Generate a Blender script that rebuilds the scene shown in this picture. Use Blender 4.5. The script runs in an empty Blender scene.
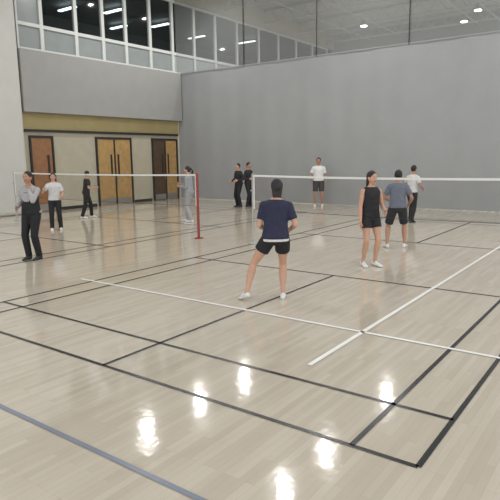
import bpy, bmesh, random
import numpy as np
from math import *
from mathutils import Vector, Matrix, Euler
random.seed(4)
scene=bpy.context.scene
COL=bpy.context.collection

# ------------------------------------------------------------------ materials
def s2l(c):
    return tuple(((x/255)/12.92 if x/255<=.04045 else ((x/255+.055)/1.055)**2.4) for x in c)+(1,)
def mat(name,rgb,rough=.6,var=.0,scale=8.,bump=0.,bscale=40.,metal=0.,spec=.5,emit=None,es=0.,bdist=.01):
    m=bpy.data.materials.new(name);m.use_nodes=True
    nt=m.node_tree;b=nt.nodes['Principled BSDF']
    c=s2l(rgb);b.inputs['Base Color'].default_value=c
    b.inputs['Roughness'].default_value=rough;b.inputs['Metallic'].default_value=metal
    b.inputs['Specular IOR Level'].default_value=spec
    tc=nt.nodes.new('ShaderNodeTexCoord')
    if var>0:
        n=nt.nodes.new('ShaderNodeTexNoise');n.inputs['Scale'].default_value=scale;n.inputs['Detail'].default_value=4
        nt.links.new(tc.outputs['Object'],n.inputs['Vector'])
        r=nt.nodes.new('ShaderNodeValToRGB')
        r.color_ramp.elements[0].position=.3;r.color_ramp.elements[1].position=.7
        r.color_ramp.elements[0].color=tuple(x*(1-var) for x in c[:3])+(1,)
        r.color_ramp.elements[1].color=tuple(min(1,x*(1+var)) for x in c[:3])+(1,)
        nt.links.new(n.outputs['Fac'],r.inputs['Fac']);nt.links.new(r.outputs['Color'],b.inputs['Base Color'])
    if bump>0:
        n=nt.nodes.new('ShaderNodeTexNoise');n.inputs['Scale'].default_value=bscale
        nt.links.new(tc.outputs['Object'],n.inputs['Vector'])
        u=nt.nodes.new('ShaderNodeBump');u.inputs['Strength'].default_value=bump;u.inputs['Distance'].default_value=bdist
        nt.links.new(n.outputs['Fac'],u.inputs['Height']);nt.links.new(u.outputs['Normal'],b.inputs['Normal'])
    if emit:
        b.inputs['Emission Color'].default_value=s2l(emit);b.inputs['Emission Strength'].default_value=es
    return m

def floor_mat():
    m=bpy.data.materials.new('maple_floor');m.use_nodes=True
    nt=m.node_tree;b=nt.nodes['Principled BSDF'];L=nt.links.new
    tc=nt.nodes.new('ShaderNodeTexCoord')
    mp=nt.nodes.new('ShaderNodeMapping');mp.inputs['Rotation'].default_value=(0,0,pi/2)
    L(tc.outputs['Object'],mp.inputs['Vector'])
    br=nt.nodes.new('ShaderNodeTexBrick')
    br.inputs['Scale'].default_value=1.;br.inputs['Brick Width'].default_value=.75;br.inputs['Row Height'].default_value=.057
    br.inputs['Mortar Size'].default_value=.0008;br.inputs['Bias'].default_value=0.
    br.offset=.37;br.offset_frequency=3
    br.inputs['Color1'].default_value=s2l((205,196,180));br.inputs['Color2'].default_value=s2l((194,184,167))
    br.inputs['Mortar'].default_value=s2l((180,170,153))
    L(mp.outputs['Vector'],br.inputs['Vector'])
    n=nt.nodes.new('ShaderNodeTexNoise');n.inputs['Scale'].default_value=1.3;n.inputs['Detail'].default_value=6
    mp2=nt.nodes.new('ShaderNodeMapping');mp2.inputs['Scale'].default_value=(6,1,1)
    L(tc.outputs['Object'],mp2.inputs['Vector']);L(mp2.outputs['Vector'],n.inputs['Vector'])
    mx=nt.nodes.new('ShaderNodeMixRGB');mx.blend_type='MULTIPLY';mx.inputs['Fac'].default_value=.26
    r=nt.nodes.new('ShaderNodeValToRGB');r.color_ramp.elements[0].position=.3;r.color_ramp.elements[1].position=.7
    r.color_ramp.elements[0].color=(.70,.68,.65,1);r.color_ramp.elements[1].color=(1,1,1,1)
    L(n.outputs['Fac'],r.inputs['Fac']);L(br.outputs['Color'],mx.inputs['Color1']);L(r.outputs['Color'],mx.inputs['Color2'])
    L(mx.outputs['Color'],b.inputs['Base Color'])
    b.inputs['Roughness'].default_value=.085
    b.inputs['Specular IOR Level'].default_value=.95
    n2=nt.nodes.new('ShaderNodeTexNoise');n2.inputs['Scale'].default_value=7;n2.inputs['Detail'].default_value=3
    L(tc.outputs['Object'],n2.inputs['Vector'])
    u=nt.nodes.new('ShaderNodeBump');u.inputs['Strength'].default_value=.14;u.inputs['Distance'].default_value=.01
    L(n2.outputs['Fac'],u.inputs['Height']);L(u.outputs['Normal'],b.inputs['Normal'])
    return m

def mesh_alpha_mat(name,rgb,cover,cell=None,thread=.1,axes=('X','Z')):
    m=bpy.data.materials.new(name);m.use_nodes=True;nt=m.node_tree;L=nt.links.new
    b=nt.nodes['Principled BSDF'];b.inputs['Base Color'].default_value=s2l(rgb);b.inputs['Roughness'].default_value=.8
    out=nt.nodes['Material Output'];t=nt.nodes.new('ShaderNodeBsdfTransparent');mx=nt.nodes.new('ShaderNodeMixShader')
    L(t.outputs[0],mx.inputs[1]);L(b.outputs[0],mx.inputs[2]);L(mx.outputs[0],out.inputs['Surface'])
    if cell:
        tc=nt.nodes.new('ShaderNodeTexCoord');sp=nt.nodes.new('ShaderNodeSeparateXYZ');L(tc.outputs['Object'],sp.inputs[0])
        o=[]
        for a in axes:
            d=nt.nodes.new('ShaderNodeMath');d.operation='DIVIDE';L(sp.outputs[a],d.inputs[0]);d.inputs[1].default_value=cell
            f=nt.nodes.new('ShaderNodeMath');f.operation='FRACT';L(d.outputs[0],f.inputs[0])
            c=nt.nodes.new('ShaderNodeMath');c.operation='LESS_THAN';L(f.outputs[0],c.inputs[0]);c.inputs[1].default_value=thread
            o.append(c)
        mm=nt.nodes.new('ShaderNodeMath');mm.operation='MAXIMUM';L(o[0].outputs[0],mm.inputs[0]);L(o[1].outputs[0],mm.inputs[1])
        L(mm.outputs[0],mx.inputs[0])
    else: mx.inputs[0].default_value=cover
    return m

M=dict(
 floor=floor_mat(),
 curtain=mat('grey_divider_vinyl',(148,150,151),.7,.03,1.5,.2,3),
 balcony=mat('balcony_panel',(147,147,144),.7,.03,2),
 wall=mat('painted_block_wall',(168,162,144),.7,.04,3,.1,20),
 column=mat('column_paint',(190,190,184),.7,.03,2),
 tan=mat('tan_band',(168,154,110),.7,.06,2),
 ceil=mat('ceiling_deck',(180,182,182),.8,.06,2),
 farwall=mat('far_wall_paint',(155,160,160),.8,.05,1),
 dark=mat('dark_trim',(38,36,34),.5,.05,3),
 white=mat('white_frame_paint',(200,203,200),.5,.03,4),
 frost=mat('frosted_panel',(136,142,142),.3,.06,2),
 room=mat('upper_room_dark',(92,102,102),.8,.1,1),
 doorw=mat('door_oak',(166,134,86),.45,.15,6),
 doorr=mat('door_brown',(138,98,66),.45,.15,6),
 doord=mat('door_dark',(78,60,44),.45,.15,6),
 steel=mat('brushed_steel',(170,170,168),.35,.03,5,metal=.9),
 grey=mat('grey_post_paint',(166,168,168),.5,.03,5),
 red=mat('red_padding',(140,54,50),.5,.08,6),
 tape=mat('net_tape_white',(215,215,212),.6,.02,5),
 blackline=mat('black_floor_paint',(34,34,38),.25,.1,5),
 whiteline=mat('white_floor_paint',(242,242,238),.25,.04,5),
 blueline=mat('blue_floor_paint',(126,134,148),.25,.08,5),
 lamp=mat('lamp_lens',(255,255,255),.4,.0,emit=(255,253,248),es=18),
 tube=mat('fluorescent_tube',(255,255,255),.4,.0,emit=(245,252,255),es=4),
 net=mesh_alpha_mat('net_cord',(70,66,60),0,.02,.055),
 vmesh=mesh_alpha_mat('divider_mesh',(146,149,149),.5),
)
g=bpy.data.materials.new('window_glass');g.use_nodes=True
nt=g.node_tree;b=nt.nodes['Principled BSDF'];b.inputs['Base Color'].default_value=(.02,.025,.025,1);b.inputs['Roughness'].default_value=.05
t=nt.nodes.new('ShaderNodeBsdfTransparent');mx=nt.nodes.new('ShaderNodeMixShader');mx.inputs[0].default_value=.22
nt.links.new(t.outputs[0],mx.inputs[1]);nt.links.new(b.outputs[0],mx.inputs[2]);nt.links.new(mx.outputs[0],nt.nodes['Material Output'].inputs['Surface'])
M['glass']=g

# ------------------------------------------------------------------ helpers
def mkobj(name,verts,faces,mats,fm=None,parent=None,smooth=False):
    me=bpy.data.meshes.new(name);me.from_pydata([tuple(v) for v in verts],[],faces)
    for m in (mats if isinstance(mats,list) else [mats]): me.materials.append(m)
    if fm: me.polygons.foreach_set('material_index',fm)
    if smooth: me.polygons.foreach_set('use_smooth',[True]*len(faces))
    me.update()
    o=bpy.data.objects.new(name,me);COL.objects.link(o)
    if parent: o.parent=parent
    return o
def empty(name,loc=(0,0,0)):
    e=bpy.data.objects.new(name,None);e.location=loc;e.empty_display_size=.2;COL.objects.link(e);return e
BF=[(0,3,2,1),(4,5,6,7),(0,1,5,4),(1,2,6,5),(2,3,7,6),(3,0,4,7)]
def boxes(name,bl,m,parent=None,bevel=0):
    V=[];F=[]
    for (x0,x1,y0,y1,z0,z1) in bl:
        n=len(V)
        V+=[(x0,y0,z0),(x1,y0,z0),(x1,y1,z0),(x0,y1,z0),(x0,y0,z1),(x1,y0,z1),(x1,y1,z1),(x0,y1,z1)]
        F+=[tuple(i+n for i in f) for f in BF]
    o=mkobj(name,V,F,m,parent=parent)
    if bevel:
        bv=o.modifiers.new('b','BEVEL');bv.width=bevel;bv.segments=3
    return o
def tubeM(path,rad,n=12,up=Vector((0,0,1))):
    V=[];F=[]
    P=[Vector(p) for p in path]
    for i,p in enumerate(P):
        d=(P[min(i+1,len(P)-1)]-P[max(i-1,0)]).normalized()
        a=d.cross(Vector((.3,.9,.1)) if abs(d.z)>.8 else Vector((0,0,1))).normalized();b=d.cross(a)
        r=rad[i] if isinstance(rad,(list,tuple)) else rad
        for k in range(n):
            t=2*pi*k/n;V.append(p+a*cos(t)*r+b*sin(t)*r)
    for i in range(len(P)-1):
        for k in range(n):
            F.append((i*n+k,i*n+(k+1)%n,(i+1)*n+(k+1)%n,(i+1)*n+k))
    F.append(tuple(range(n-1,-1,-1)));F.append(tuple((len(P)-1)*n+k for k in range(n)))
    return V,F

# ------------------------------------------------------------------ room
WX=-17.3; CY=16.27; CZ=10.0; FY=32.0
boxes('floor',[(-17.5,9,-7,FY,-.2,0)],M['floor'])
boxes('wall_left',[(-17.5,WX,8.1,FY,0,3.0),(-17.5,WX,8.1,FY,3.6,5.74),(-17.5,WX,8.1,FY,9.0,CZ)],M['wall'])
boxes('trim_1',[(-17.5,WX+.01,8.1,FY,3.0,3.6)],M['tan'])
boxes('trim_2',[(WX+.012,WX+.08,8.1,CY-.1,2.93,3.02)],M['dark'])
boxes('wall_left_near',[(-17.5,WX+.35,-7,8.1,0,CZ)],M['column'],bevel=.12)
boxes('wall_far',[(-17.5,9,FY,FY+.2,0,CZ)],M['farwall'])
boxes('baseboard_left',[(WX,WX+.02,8.1,8.4,0,.12),(WX,WX+.02,9.45,11.3,0,.12),(WX,WX+.02,13.35,14.4,0,.12)],M['dark'])
boxes('ceiling',[(-17.5,9,-7,FY,CZ,CZ+.2)],M['ceil'])
tr=empty('ceiling_truss')
for i in range(9):
    y=2+i*3.6
    boxes('joist',[(-17.3,9,y-.08,y+.08,9.25,9.33),(-17.3,9,y-.08,y+.08,9.88,9.99)],M['ceil'],tr)
    V=[];F=[]
    for k in range(26):
        x=-17.3+k
        v,f=tubeM([(x,y,9.3),(x+.5,y,9.9),(x+1,y,9.3)],.025,5);n=len(V);V+=v;F+=[tuple(a+n for a in q) for q in f]
    mkobj('web',V,F,M['ceil'],parent=tr)
boxes('lamp_rail',[(x-.03,x+.03,1,FY-.5,9.21,9.25) for x in (-14.4,-12.4,-7.8,-6.6,-1.3,5)],M['ceil'],tr)
# balcony
boxes('balcony_parapet',[(WX+.002,WX+.35,8.15,CY-.06,3.6,5.74)],M['balcony'],bevel=.02)
# upper room behind the windows
boxes('wall_upper_room',[(-24.2,-24,6,FY,5.5,9.2),(-24,-17.5,5.8,6,5.5,9.2),(-24,-17.52,6,FY,9.0,9.2),(-24,-17.52,6,FY,5.5,5.7)],M['room'])
boxes('wall_left_windowside',[(-24,-17.52,FY,FY+.2,5.5,9.2)],M['room'])
fl=empty('fluorescent_fixture')
for (x,y) in [(-20.8,10.6),(-19.4,12.5),(-21.5,13.6),(-20.2,15.2),(-22.5,17.5),(-20.5,18.6),(-21,22),(-19.6,25)]:
    boxes('fixture',[(x-.6,x+.6,y-.09,y+.09,8.75,8.8)],M['tube'],fl)
# windows
mull=[8.3,9.3,10.8,12.1,13.3,14.7,16.1,17.6,19.2,21.0,23,25,27,29,31]
for i in range(len(mull)-1):
    a,b_=mull[i],mull[i+1]
    w=empty('window_%d'%(i+1))
    W2=.07
    boxes('frame',[(WX-.1,WX+.02,a,a+W2,5.76,8.98),(WX-.1,WX+.02,b_-W2,b_,5.76,8.98),(WX-.08,WX+.02,a+W2,b_-W2,5.76,5.86),(WX-.08,WX+.02,a+W2,b_-W2,6.6,6.72),(WX-.08,WX+.02,a+W2,b_-W2,8.88,8.98)],M['white'],w)
    boxes('pane',[(WX-.06,WX-.045,a+W2,b_-W2,6.72,8.88)],M['frost'] if i==0 else M['glass'],w)
    boxes('lower_panel',[(WX-.06,WX-.045,a+W2,b_-W2,5.86,6.6)],M['frost'],w)
# doors
def door(n,y0,y1,leaves,m,h=2.72):
    e=empty('door_%d'%n)
    boxes('frame',[(WX+.002,WX+.07,y0-.07,y0,0,h+.08),(WX+.002,WX+.07,y1,y1+.07,0,h+.08),(WX+.002,WX+.07,y0,y1,h,h+.08)],M['dark'],e)
    w=(y1-y0)/leaves
    for k in range(leaves):
        a=y0+k*w+.015;b_=a+w-.03
        boxes('leaf',[(WX+.004,WX+.045,a,b_,.01,h-.01)],m[k],e,bevel=.004)
        boxes('glass_slit',[(WX+.045,WX+.05,b_-.22 if k==0 else a+.12,b_-.12 if k==0 else a+.22,1.2,2.1)],M['dark'],e)
        yy=b_-.08 if k==0 else a+.08
        boxes('kick_plate',[(WX+.045,WX+.05,a+.03,b_-.03,.04,.28)],M['steel'],e)
        v,f=tubeM([(WX+.05,yy,.95),(WX+.1,yy,.95),(WX+.1,yy,1.2),(WX+.05,yy,1.2)],.012,8);mkobj('handle',v,f,M['steel'],parent=e,smooth=True)
    boxes('astragal',[(WX+.046,WX+.058,y0+w-.04,y0+w+.04,0.01,h-.01)],M['dark'],e) if leaves>1 else None
door(1,8.5,9.35,1,[M['doorr']])
door(2,11.45,13.2,2,[M['doorw'],M['doorw']])
door(3,14.55,16.05,2,[M['doord'],M['doorw']])

# divider curtain
cu=empty('divider_curtain')
V=[];F=[];nx=260
for i in range(nx+1):
    x=WX+.03+i*(26/nx)
    y=CY+.015*sin(x*2.1)+.008*sin(x*6.3)
    V+=[(x,y,.03),(x,y,5.74)]
for i in range(nx): F.append((2*i,2*i+2,2*i+3,2*i+1))
mkobj('vinyl_skirt',V,F,M['curtain'],parent=cu,smooth=True)
mkobj('upper_mesh',[(WX+.03,CY,5.74),(8.7,CY,5.74),(8.7,CY,9.95),(WX+.03,CY,9.95)],[(0,1,2,3)],M['vmesh'],parent=cu)
V=[];F=[]
for x in (-13.35,-9.85,-6.2,-2.6,1.0,4.6):
    v,f=tubeM([(x,CY-.04,5.7),(x,CY-.04,9.95)],.018,6);n=len(V);V+=v;F+=[tuple(a+n for a in q) for q in f]
mkobj('hoist_cables',V,F,M['dark'],parent=cu)
boxes('seam',[(WX+.03,8.7,CY-.045,CY-.03,5.72,5.76)],M['curtain'],cu)

# floor markings
def lines(name,rects,m,z=.004):
    V=[];F=[]
    for (x0,x1,y0,y1) in rects:
        n=len(V);V+=[(x0,y0,z),(x1,y0,z),(x1,y1,z),(x0,y1,z)];F.append((n,n+1,n+2,n+3))
    return mkobj(name,V,F,m)
def court(x0,z=.004):
    w=.02;R=[]
    xs=[x0,x0+.46,x0+5.64,x0+6.1]
    for x in xs: R.append((x-w,x+w,0,13.4))
    for y in (0,.76,4.72,8.68,12.64,13.4): R.append((x0,x0+6.1,y-w,y+w))
    for a,b_ in ((0,4.72),(8.68,13.4)): R.append((x0+3.05-w,x0+3.05+w,a,b_))
    return R
lines('badminton_court_lines',court(-6.1),M['blackline'])
lines('badminton_court_lines',court(-14.7),M['blackline'])
lines('basketball_court_lines',[(-6.4,6,2.255,2.305),(-1.445,-1.395,1.1,16)],M['whiteline'],.006)
lines('volleyball_court_line',[(-12,6,-1.06,-1.02)],M['blueline'],.005)

# nets
def net(x0,x1,y,name='badminton_net'):
    e=empty(name)
    n=40;V=[];F=[]
    def sag(x): return -.026*(1-((2*x-x0-x1)/(x1-x0))**2)
    for i in range(n+1):
        x=x0+(x1-x0)*i/n;V+=[(x,y,.79+sag(x)),(x,y,1.51+sag(x))]
    for i in range(n): F.append((2*i,2*i+2,2*i+3,2*i+1))
    mkobj('netting',V,F,M['net'],parent=e)
    V=[];F=[]
    for i in range(n+1):
        x=x0+(x1-x0)*i/n;s=sag(x);V+=[(x,y-.012,1.505+s),(x,y-.012,1.545+s),(x,y+.012,1.545+s),(x,y+.012,1.505+s)]
    for i in range(n):
        for k in range(4): F.append((4*i+k,4*i+4+k,4*i+4+(k+1)%4,4*i+(k+1)%4))
    mkobj('top_tape',V,F,M['tape'],parent=e)
    v,f=tubeM([(x0+(x1-x0)*i/n,y,.79+sag(x0+(x1-x0)*i/n)) for i in range(n+1)],.005,6);mkobj('bottom_cord',v,f,M['dark'],parent=e)
    boxes('side_tape',[(x0,x0+.025,y-.008,y+.008,.79,1.5),(x1-.025,x1,y-.008,y+.008,.79,1.5)],M['tape'],e)
def post(x,y,m,r=.022,name='net_post',bs=.08):
    e=empty(name)
    v,f=tubeM([(x,y,.02),(x,y,1.5),(x,y,1.56),(x,y,1.575)],[r,r,r*.9,r*.5],14);mkobj('pole',v,f,m,parent=e,smooth=False)
    boxes('base',[(x-bs,x+bs,y-bs,y+bs,0,.025)],m,e,bevel=.008)
    v,f=tubeM([(x,y-r,1.2),(x,y-.05,1.2),(x,y-.06,1.2)],[.012,.02,.012],10);mkobj('cleat',v,f,M['steel'],parent=e)
net(-6.07,-.03,6.7);net(-15.53,-7.76,6.7)
post(-6.1,6.7,M['grey'],.016);post(0,6.7,M['grey'],.016);post(-15.56,6.7,M['grey'],.02);post(-7.72,6.7,M['red'],.032)

# ------------------------------------------------------------------ people
def mm(name,rgb,**k): return mat(name,rgb,k.get('r',.8),.08,25,.7,11,bdist=.035)
SK=[mat('skin_a',(190,148,124),.5,.05,10),mat('skin_b',(170,128,104),.5,.05,10)]
HAIR=mat('hair_black',(22,18,18),.5,.2,60,.4,200)
EYE=mat('eye_white',(190,188,184),.4);IRIS=mat('iris',(30,22,18),.3);LIP=mat('lip',(150,88,80),.5)
SHOE=mat('shoe_white',(215,215,212),.5,.04,20);SHOEB=mat('shoe_dark',(45,45,48),.5,.04,20)
CL={}
def cloth(rgb):
    if rgb not in CL: CL[rgb]=mm('cloth_%d_%d_%d'%rgb,rgb)
    return CL[rgb]

class Geo:
    def __init__(s): s.V=[];s.F=[]
    def add(s,V,F):
        n=len(s.V);s.V+=[Vector(v) for v in V];s.F+=[tuple(a+n for a in f) for f in F]
    def loft(s,rings):
        n=len(rings[0]);V=[v for r in rings for v in r];F=[]
        for i in range(len(rings)-1):
            for k in range(n): F.append((i*n+k,i*n+(k+1)%n,(i+1)*n+(k+1)%n,(i+1)*n+k))
        F.append(tuple(range(n-1,-1,-1)));F.append(tuple((len(rings)-1)*n+k for k in range(n)))
        s.add(V,F)
    def seg(s,A,B,prof,ext=0,ref=Vector((0,1,0)),flat=1.,n=16):
        d=(B-A).normalized();
        a=ref-d*ref.dot(d)
        if a.length<.2: a=Vector((1,0,0))-d*d.x
        a.normalize();b=a.cross(d)
        rings=[]
        for t,r in prof:
            c=A+(B-A)*t
            rings.append([c+a*cos(2*pi*k/n)*r*flat-b*sin(2*pi*k/n)*r for k in range(n)])
        s.loft(rings)
    def ball(s,c,r,rot=None,n=14,fn=None):
        r=Vector(r) if not isinstance(r,(int,float)) else Vector((r,r,r))
        V=[];F=[]
        m=n//2+2
        for i in range(1,m):
            th=pi*i/m
            for k in range(n):
                ph=2*pi*k/n;v=Vector((sin(th)*cos(ph),sin(th)*sin(ph),cos(th)))
                if fn: v=fn(v)
                v=Vector((v.x*r.x,v.y*r.y,v.z*r.z))
                if rot: v=rot@v
                V.append(c+v)
        top=Vector((0,0,r.z));bot=-top
        if rot: top=rot@top;bot=rot@bot
        V+=[c+top,c+bot]
        for i in range(m-2):
            for k in range(n): F.append((i*n+k,(i+1)*n+k,(i+1)*n+(k+1)%n,i*n+(k+1)%n))
        T=len(V)-2
        for k in range(n): F.append((T,k,(k+1)%n));F.append((T+1,(m-2)*n+(k+1)%n,(m-2)*n+k))
        s.add(V,F)
    def remesh(s,vox,sm=4,disp=0):
        me=bpy.data.meshes.new('tmp');me.from_pydata([tuple(v) for v in s.V],[],s.F);me.update()
        bm=bmesh.new();bm.from_mesh(me);bmesh.ops.recalc_face_normals(bm,faces=bm.faces);bm.to_mesh(me);bm.free()
        o=bpy.data.objects.new('tmp',me);COL.objects.link(o)
        r=o.modifiers.new('r','REMESH');r.mode='VOXEL';r.voxel_size=vox
        if sm:
            q=o.modifiers.new('s','SMOOTH');q.iterations=sm;q.factor=.5
        dg=bpy.context.evaluated_depsgraph_get();ev=o.evaluated_get(dg)
        me2=ev.to_mesh()
        V=[v.co.copy() for v in me2.vertices];F=[tuple(p.vertices) for p in me2.polygons]
        ev.to_mesh_clear();bpy.data.objects.remove(o);bpy.data.meshes.remove(me)
        return V,F

def ik(A,B,l1,l2,pole):
    d=B-A;L=d.length
    if L>l1+l2-.002: B=A+d.normalized()*(l1+l2-.002);d=B-A;L=d.length
    a=(l1*l1-l2*l2+L*L)/(2*L);h=sqrt(max(l1*l1-a*a,0))
    u=d.normalized();p=pole-u*pole.dot(u);p.normalize()
    return A+u*a+p*h,B

def hand(gm,W,dirv,palmn,side,curl=.5):
    d=dirv.normalized();n=(palmn-d*palmn.dot(d)).normalized();t=d.cross(n)*side
    rings=[]
    for s_,w,h in ((-.02,.024,.02),(.0,.027,.019),(.03,.036,.016),(.065,.041,.015),(.092,.038,.012)):
        c=W+d*s_;rings.append([c+t*cos(2*pi*k/12)*w+n*sin(2*pi*k/12)*h for k in range(12)])
    gm.loft(rings)
    ax=d.cross(n).normalized()
    for off,ln in ((.029,.070),(.010,.079),(-.010,.073),(-.029,.058)):
        p=W+d*.085+t*off;dd=d.copy();path=[p]
        for j,fr in enumerate((.45,.3,.25)):
            dd=Matrix.Rotation(curl*(.5+.35*j),3,ax)@dd
            p=p+dd*ln*fr*1.05;path.append(p.copy())
        v,f=tubeM(path,[.0095,.009,.008,.006],7);gm.add(v,f)
    p0=W+d*.028+t*.028
    p1=p0+(d*.6+t*.8).normalized()*.035
    p2=p1+(d*.9+t*.3+n*.3).normalized()*.03;p3=p2+(d*.9+t*.1+n*.5).normalized()*.022
    v,f=tubeM([p0,p1,p2,p3],[.013,.011,.0095,.007],7);gm.add(v,f)

def person(loc,yaw,H,top,bottom,top_style='tee',bot_style='shorts',skin=0,hair='short',
           feet=((-.1,0),(.1,0)),toes=(0,0),drop=.0,lean=.03,side=0,twist=0,
           wl=(-.26,.06,.80),wr=(.26,.06,.80),pl=(-.4,-1,0),pr=(.4,-1,0),head=(0,0),shoe=SHOE,
           build=1.,name='badminton_player',lift=(0,0),hem=None,flare=1.0,extra=None):
    K=H/1.7
    e=empty(name,(loc[0],loc[1],0));e.rotation_euler=(0,0,yaw);e.scale=(K,K,K)
    hz=.915-drop;P=Vector((0,0,hz))
    def T(p):
        p=Vector(p);w=min(max((p.z-.93)/.25,0),1)
        q=p-Vector((0,0,.915))
        q=Euler((-lean*w,side*w,twist*w)).to_matrix()@q
        return q+P
    skin_m=SK[skin];body=Geo();tm=cloth(top);bt=cloth(bottom)
    b=build
    def tor(rows,gm,n=24,inf=0,infy=None):
        rings=[]
        for z,rx,ry,yo in rows:
            ring=[]
            for k in range(n):
                t=2*pi*k/n
                cx=cos(t);sy=sin(t)
                m=(abs(cx)**2.5+abs(sy)**2.5)**(-1/2.5)
                ring.append(T((cx*m*(rx*b+inf),sy*m*(ry*b+inf)+yo,z)))
            rings.append(ring)
        gm.loft(rings)
    rows=[(.83,.10,.09,0),(.88,.155,.105,-.01),(.94,.165,.112,-.012),(1.0,.150,.100,-.005),(1.08,.128,.088,.0),(1.16,.130,.092,.003),(1.25,.145,.101,.006),(1.33,.155,.098,.0),(1.37,.148,.084,-.005),(1.40,.115,.068,-.01),(1.425,.082,.058,-.01),(1.45,.058,.052,-.008)]
    tor(rows,body)
    nb=T((0,-.01,1.42));hd=Euler((head[1],0,head[0])).to_matrix()
    Rl=Euler((-lean,side,twist)).to_matrix()@hd
    hc=T((0,.012,1.583))
    body.seg(nb,hc+Rl@Vector((0,-.01,-.03)),[(0,.06),(.5,.052),(1,.054)])
    def hf(v):
        z=v.z
        x,y=v.x,v.y
        if z<0:
            x*=1-.28*z*z-.05*abs(z);
            if y<0: y*=1-.35*z*z
            else: y*=1-.02*abs(z)
        return Vector((x,y,z))
    body.ball(hc,(.076,.094,.114),Rl,20,hf)
    hp=lambda x,y,z: hc+Rl@Vector((x,y,z))
    body.seg(hp(0,.082,.012),hp(0,.108,-.024),[(0,.008),(.6,.012),(1,.014)],n=8)
    body.ball(hp(0,.072,-.092),(.028,.022,.02),Rl,10)
    for sx in (-1,1): body.ball(hp(sx*.078,-.005,-.008),(.01,.02,.032),Rl,8)
    SL=T((-.163*b,-.005,1.345));SR=T((.163*b,-.005,1.345))
    arms=[]
    for S,w,p,sd in ((SL,wl,pl,-1),(SR,wr,pr,1)):
        Wt=Vector(w);Wt.z-=drop
        E,W=ik(S,Wt,.275,.25,Vector(p));arms.append((S,E,W,sd))
        body.ball(S,.050*b,n=12)
        body.seg(T((sd*.06,-.01,1.40)),S,[(0,.034),(1,.044)],n=10)
        body.seg(S,E,[(0,.048*b),(.3,.045*b),(.75,.038),(1,.036)]);body.ball(E,.036,n=10)
        body.seg(E,W,[(0,.036),(.25,.038),(.65,.030),(1,.024)]);body.ball(W,.024,n=8)
    legs=[]
    for i,sx in enumerate((-1,1)):
        Hh=P+Vector((sx*.088*b,0,-.02));fx,fy=feet[i]
        A=Vector((fx,fy,.085+lift[i]))
        ta=toes[i];tf=Vector((-sin(ta),cos(ta),0))
        Kn,An=ik(Hh,A,.43,.405,(tf+Vector((0,.4,0))))
        legs.append((Hh,Kn,An,tf,A))
        body.seg(Hh,Kn,[(0,.088*b),(.15,.086*b),(.5,.072*b),(.85,.055),(1,.052)]);body.ball(Kn,.052,n=12)
        body.seg(Kn,An,[(0,.050),(.25,.056*b),(.45,.05*b),(.75,.036),(1,.032)]);body.ball(An,.034,n=8)
        body.seg(An,An+Vector((0,0,-.035))+tf*.03,[(0,.034),(1,.035)])
    V,F=body.remesh(.0105,3)
    gm=Geo();gm.V=V;gm.F=F
    for S,E,W,sd in arms:
        d=(W-E).normalized();inward=Vector((-sd,.25,0))
        if abs(d.dot(inward.normalized()))>.85: inward=Vector((0,0,-1))
        hand(gm,W,d,inward,sd,.45)
    mkobj('body',gm.V,gm.F,skin_m,parent=e,smooth=True)
    fg=Geo()
    for sx in (-1,1): fg.ball(hp(sx*.03,.081,.008),(.012,.009,.006),Rl,8)
    mkobj('eyes',fg.V,fg.F,EYE,parent=e,smooth=True)
    fg=Geo()
    for sx in (-1,1):
        fg.ball(hp(sx*.03,.087,.008),(.006,.005,.006),Rl,8)
        fg.seg(hp(sx*.015,.088,.028),hp(sx*.047,.078,.028),[(0,.003),(.5,.0045),(1,.002)],n=6)
    mkobj('irises_brows',fg.V,fg.F,IRIS,parent=e,smooth=True)
    fg=Geo();fg.ball(hp(0,.087,-.055),(.024,.008,.008),Rl,10);mkobj('lips',fg.V,fg.F,LIP,parent=e,smooth=True)
    hg=Geo()
    hg.ball(hp(0,-.018,.024),(.083,.098,.106),Rl,20)
    if hair in('bob','long'):
        L=.165 if hair=='bob' else .32
        rings=[]
        for t in (0,.2,.4,.7,1):
            z=.03-L*t;wd=(.083-.002*sin(t*3)-.022*t)
            rings.append([hp(cos(2*pi*k/18)*wd,-.038-.012*t+sin(2*pi*k/18)*(.062-.030*t),z) for k in range(18)])
        hg.loft(rings)
    if hair=='tail':
        hg.ball(hp(0,-.115,.03),.025,n=10)
        pth=[hp(0,-.10,.03),hp(0,-.145,.035),hp(0,-.165,-.02),hp(0,-.155,-.10),hp(0,-.14,-.17)]
        v,f=tubeM(pth,[.018,.028,.033,.028,.008],12);hg.add(v,f)
    V,F=hg.remesh(.009,2);mkobj('hair',V,F,HAIR,parent=e,smooth=True)
    tg=Geo()
    hemz=hem or .90
    inf=.016
    rr=[(hemz,.166,.116,-.008)]+[(z,max(rx,.142),max(ry,.098),yo) for z,rx,ry,yo in rows[2:8] if z>hemz+.02]+[(1.37,.146,.084,-.005),(1.40,.116,.068,-.01),(1.425,.080,.058,-.01)]
    tor(rr,tg,inf=inf)
    for S,E,W,sd in arms:
        if top_style=='tank':
            tg.seg(T((sd*.07,-.008,1.405)),T((sd*.13,-.005,1.375)),[(0,.034),(1,.04)],n=10)
            continue
        tg.ball(S,.059*b,n=12)
        tg.seg(T((sd*.075,-.01,1.398)),S,[(0,.036),(1,.056)],n=12)
        if top_style=='tee':
            tg.seg(S,E,[(0,.058*b),(.3,.060),(.70,.061)])
        else:
            tg.seg(S,E,[(0,.058*b),(.4,.055),(1,.048)]);tg.ball(E,.048,n=10);tg.seg(E,W,[(0,.048),(.4,.047),(.8,.038),(.97,.034)])
    V,F=tg.remesh(.012,3);mkobj('shirt',V,F,tm,parent=e,smooth=True)
    bg=Geo()
    tor([(.82,.09,.085,0),(.86,.155,.105,-.008),(.92,.166,.112,-.012),(.985,.152,.104,-.006)],bg,inf=.010)
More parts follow.
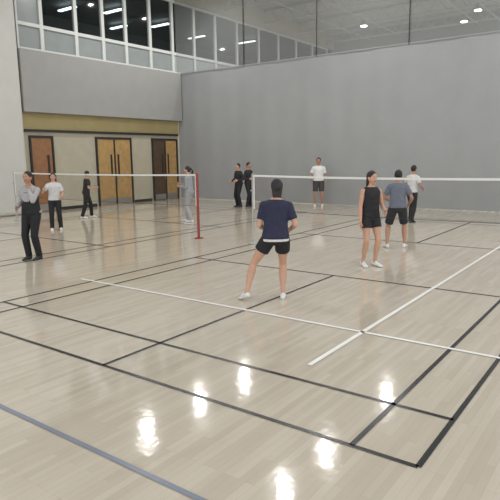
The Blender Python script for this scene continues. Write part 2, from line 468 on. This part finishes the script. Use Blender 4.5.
    for Hh,Kn,An,tf,A in legs:
        if bot_style=='shorts':
            bg.seg(Hh,Kn,[(0,.098*b),(.15,.101*b),(.3,.1*b*flare),(.46,.098*b*flare)])
        elif bot_style=='kneeshorts':
            bg.seg(Hh,Kn,[(0,.098*b),(.2,.1*b),(.6,.09*b),(.86,.086*b)])
        else:
            bg.seg(Hh,Kn,[(0,.098*b),(.2,.098*b),(.6,.084),(1,.07)]);bg.ball(Kn,.07,n=12)
            bg.seg(Kn,An,[(0,.070),(.3,.071),(.7,.064),(1.04,.062)])
    V,F=bg.remesh(.012,3);mkobj('shorts' if 'shorts' in bot_style else 'trousers',V,F,bt,parent=e,smooth=True)
    for i,(Hh,Kn,An,tf,A) in enumerate(legs):
        sg=Geo();r=Vector((tf.y,-tf.x,0));li=lift[i]
        base=Vector((A.x,A.y,0))+tf*.13
        pit=asin(min(.9,li/.13)) if li>0 else 0
        cp,sp=cos(pit),sin(pit)
        def q(s_,w,zz):
            dy=s_-.13
            if dy<0: return base+tf*(dy*cp+zz*sp)+Vector((0,0,-dy*sp+zz*cp))+r*w
            return base+tf*dy+Vector((0,0,zz))+r*w
        def pr_(s_,w,h):
            ring=[]
            for k in range(14):
                t=2*pi*k/14;zz=h*.5+h*.5*sin(t);cx=cos(t)
                ring.append(q(s_,cx*w*(1. if sin(t)<.2 else .85),max(zz,0.002)))
            return ring
        sg.loft([pr_(*a) for a in ((-.075,.018,.05),(-.06,.032,.085),(-.02,.037,.10),(.03,.038,.098),(.08,.042,.075),(.13,.046,.055),(.17,.040,.042),(.192,.022,.028))])
        mkobj('shoe_%d'%(i+1),sg.V,sg.F,shoe,parent=e,smooth=True)
    if extra: extra(e,legs,arms,T,hp)
    return e

AW=.629
def hemwhite(e,legs,arms,T,hp):
    gg=Geo();rings=[]
    for z in (.868,.875,.895,.908):
        ring=[]
        for k in range(28):
            t=2*pi*k/28;cx=cos(t);sy=sin(t);m=(abs(cx)**2.5+abs(sy)**2.5)**(-1/2.5)
            ring.append(T((cx*m*.184,sy*m*.133-.008,z)))
        rings.append(ring)
    gg.loft(rings);V,F=gg.remesh(.01,2);mkobj('undershirt_hem',V,F,cloth((205,205,202)),parent=e,smooth=True)
person((-3.01,2.94),.62,1.69,(34,38,62),(24,24,28),'tee','shorts',0,'bob',feet=((-.40,-.10),(.10,.03)),toes=(.6,-.1),drop=.045,
       lean=.10,side=.03,wl=(-.16,.26,1.00),wr=(.20,.20,.98),pl=(-.35,-1,-.3),pr=(.5,-1,-.3),head=(.15,0),lift=(.05,0),build=1.05,extra=hemwhite)
person((-2.89,5.76),AW+pi-.25+.6,1.67,(30,29,33),(28,28,32),'tank','shorts',0,'long',feet=((-.10,0.02),(.10,-.05)),toes=(.2,-.2),
       wl=(-.16,.22,1.0),wr=(.23,.06,.83),pl=(-.5,-1,0),pr=(.5,-1,0),head=(.2,-.1),shoe=SHOE)
person((-3.20,7.85),.45,1.66,(106,112,126),(36,38,46),'tee','kneeshorts',1,'short',feet=((-.20,0),(.17,.05)),toes=(.3,-.3),drop=.03,lean=.12,
       wl=(-.20,.26,1.05),wr=(.24,.16,.95),pl=(-.5,-1,0),pr=(.5,-1,0),build=1.04)
person((-4.52,12.36),AW-.9,1.63,(205,205,205),(28,28,32),'tee','trousers',1,'short',feet=((-.1,0.1),(.12,-.15)),
       wl=(-.2,.3,1.25),wr=(.22,.22,1.0),pl=(-.6,-.6,-.6),pr=(.5,-1,0),shoe=SHOEB,lean=.08)
person((-9.29,15.45),AW+pi-.1,1.86,(215,215,215),(60,58,60),'tee','kneeshorts',1,'short',feet=((-.13,0),(.13,0)),wl=(-.26,.1,.86),wr=(.25,.2,.95),build=1.05)
person((-11.90,13.83),AW+pi-.9,1.68,(34,32,38),(26,26,30),'long','trousers',0,'short',wl=(-.2,.22,1.05),wr=(.22,.2,1.0),pl=(-.4,-1,0),shoe=SHOEB)
person((-11.59,14.05),AW+pi+.9,1.72,(38,36,40),(30,30,34),'long','trousers',1,'short',wl=(-.24,.08,.85),wr=(.2,.22,1.08),shoe=SHOEB)
person((-10.22,9.14),AW+1.3,1.68,(150,154,158),(160,160,162),'long','trousers',0,'tail',wl=(-.1,.25,1.1),wr=(.1,.28,1.15),feet=((-.1,-.08),(.1,.1)))
person((-13.99,8.28),AW-1.2,1.55,(30,30,34),(26,26,30),'tee','trousers',0,'short',wl=(-.2,.3,1.1),wr=(.2,.3,1.1),feet=((-.13,.15),(.12,-.2)),pl=(-.6,-.6,-.6),pr=(.6,-.6,-.6),lean=.1,build=1.1)
person((-12.22,5.86),AW+pi+.3,1.57,(200,200,200),(26,26,30),'tee','trousers',0,'bob',wl=(-.2,.25,1.0),wr=(.26,.3,1.22),feet=((-.13,0),(.12,0.05)),pr=(.5,-.6,-.8),pl=(-.4,-1,0))
def vest(e,legs,arms,T,hp):
    gg=Geo();rings=[]
    for z,rx,ry in ((.88,.19,.138),(.95,.187,.132),(1.1,.165,.12),(1.25,.171,.125),(1.31,.172,.122),(1.34,.14,.108)):
        ring=[]
        for k in range(28):
            t=2*pi*k/28;cx=cos(t);sy=sin(t);m=(abs(cx)**2.5+abs(sy)**2.5)**(-1/2.5);ring.append(T((cx*m*rx,sy*m*ry,z)))
        rings.append(ring)
    gg.loft(rings);V,F=gg.remesh(.012,2);mkobj('vest',V,F,cloth((26,26,30)),parent=e,smooth=True)
person((-8.71,2.93),AW+pi-.25,1.72,(165,163,165),(24,24,28),'long','trousers',1,'bob',wl=(-.10,.17,1.38),wr=(.20,.14,1.02),pl=(-.5,-.1,-1),pr=(.4,-1,0),
       feet=((-.10,0),(.10,.04)),extra=vest,shoe=SHOEB,build=1.05)

# ------------------------------------------------------------------ lights
lampP=[(-14.4,14),(-14.4,10.8),(-7.8,13.5),(-7.8,10.6),(-14.4,17.3),(-7.8,19.2),(-12.4,26),(-1.3,13.6),(-1.3,10.6),(-1.3,20),(-7.8,4),(-1.3,4),(-14.4,4),(5,10.6),(5,19),(-1.3,27),(-7.8,28.5),(-6.6,26.5)]  # some lamps beyond the curtain are added to brighten the far hall
for i,(x,y) in enumerate(lampP):
    e=empty('high_bay_lamp')
    v,f=tubeM([(x,y,8.87),(x,y,9.0),(x,y,9.09),(x,y,9.14)],[.2,.17,.1,.06],20);mkobj('reflector',v,f,M['steel'],parent=e,smooth=True)
    v,f=tubeM([(x,y,8.84),(x,y,8.865)],.12 if y<20 else .17,20);mkobj('lens',v,f,M['lamp'],parent=e)
    v,f=tubeM([(x,y,9.13),(x,y,9.2)],.02,6);mkobj('stem',v,f,M['dark'],parent=e)
    ld=bpy.data.lights.new('high_bay_light','AREA');ld.shape='DISK';ld.size=.2;ld.energy=105 if y<16.3 else 210;ld.color=(1,.985,.95)
    lo=bpy.data.objects.new('light_source',ld);lo.location=(x,y,8.83);COL.objects.link(lo);lo.parent=e

w=bpy.data.worlds.new('World');scene.world=w;w.use_nodes=True
w.node_tree.nodes['Background'].inputs[0].default_value=(.98,.985,1,1);w.node_tree.nodes['Background'].inputs[1].default_value=1.65
scene.view_settings.view_transform='Standard';scene.view_settings.look='None'

cd=bpy.data.cameras.new('Camera');c=bpy.data.objects.new('Camera',cd);COL.objects.link(c)
c.location=(1.0323,-3.1763,1.9501);c.rotation_euler=(1.4011,.0137,.629);cd.sensor_width=36;cd.lens=547.6/500*36;cd.clip_end=200
scene.camera=c
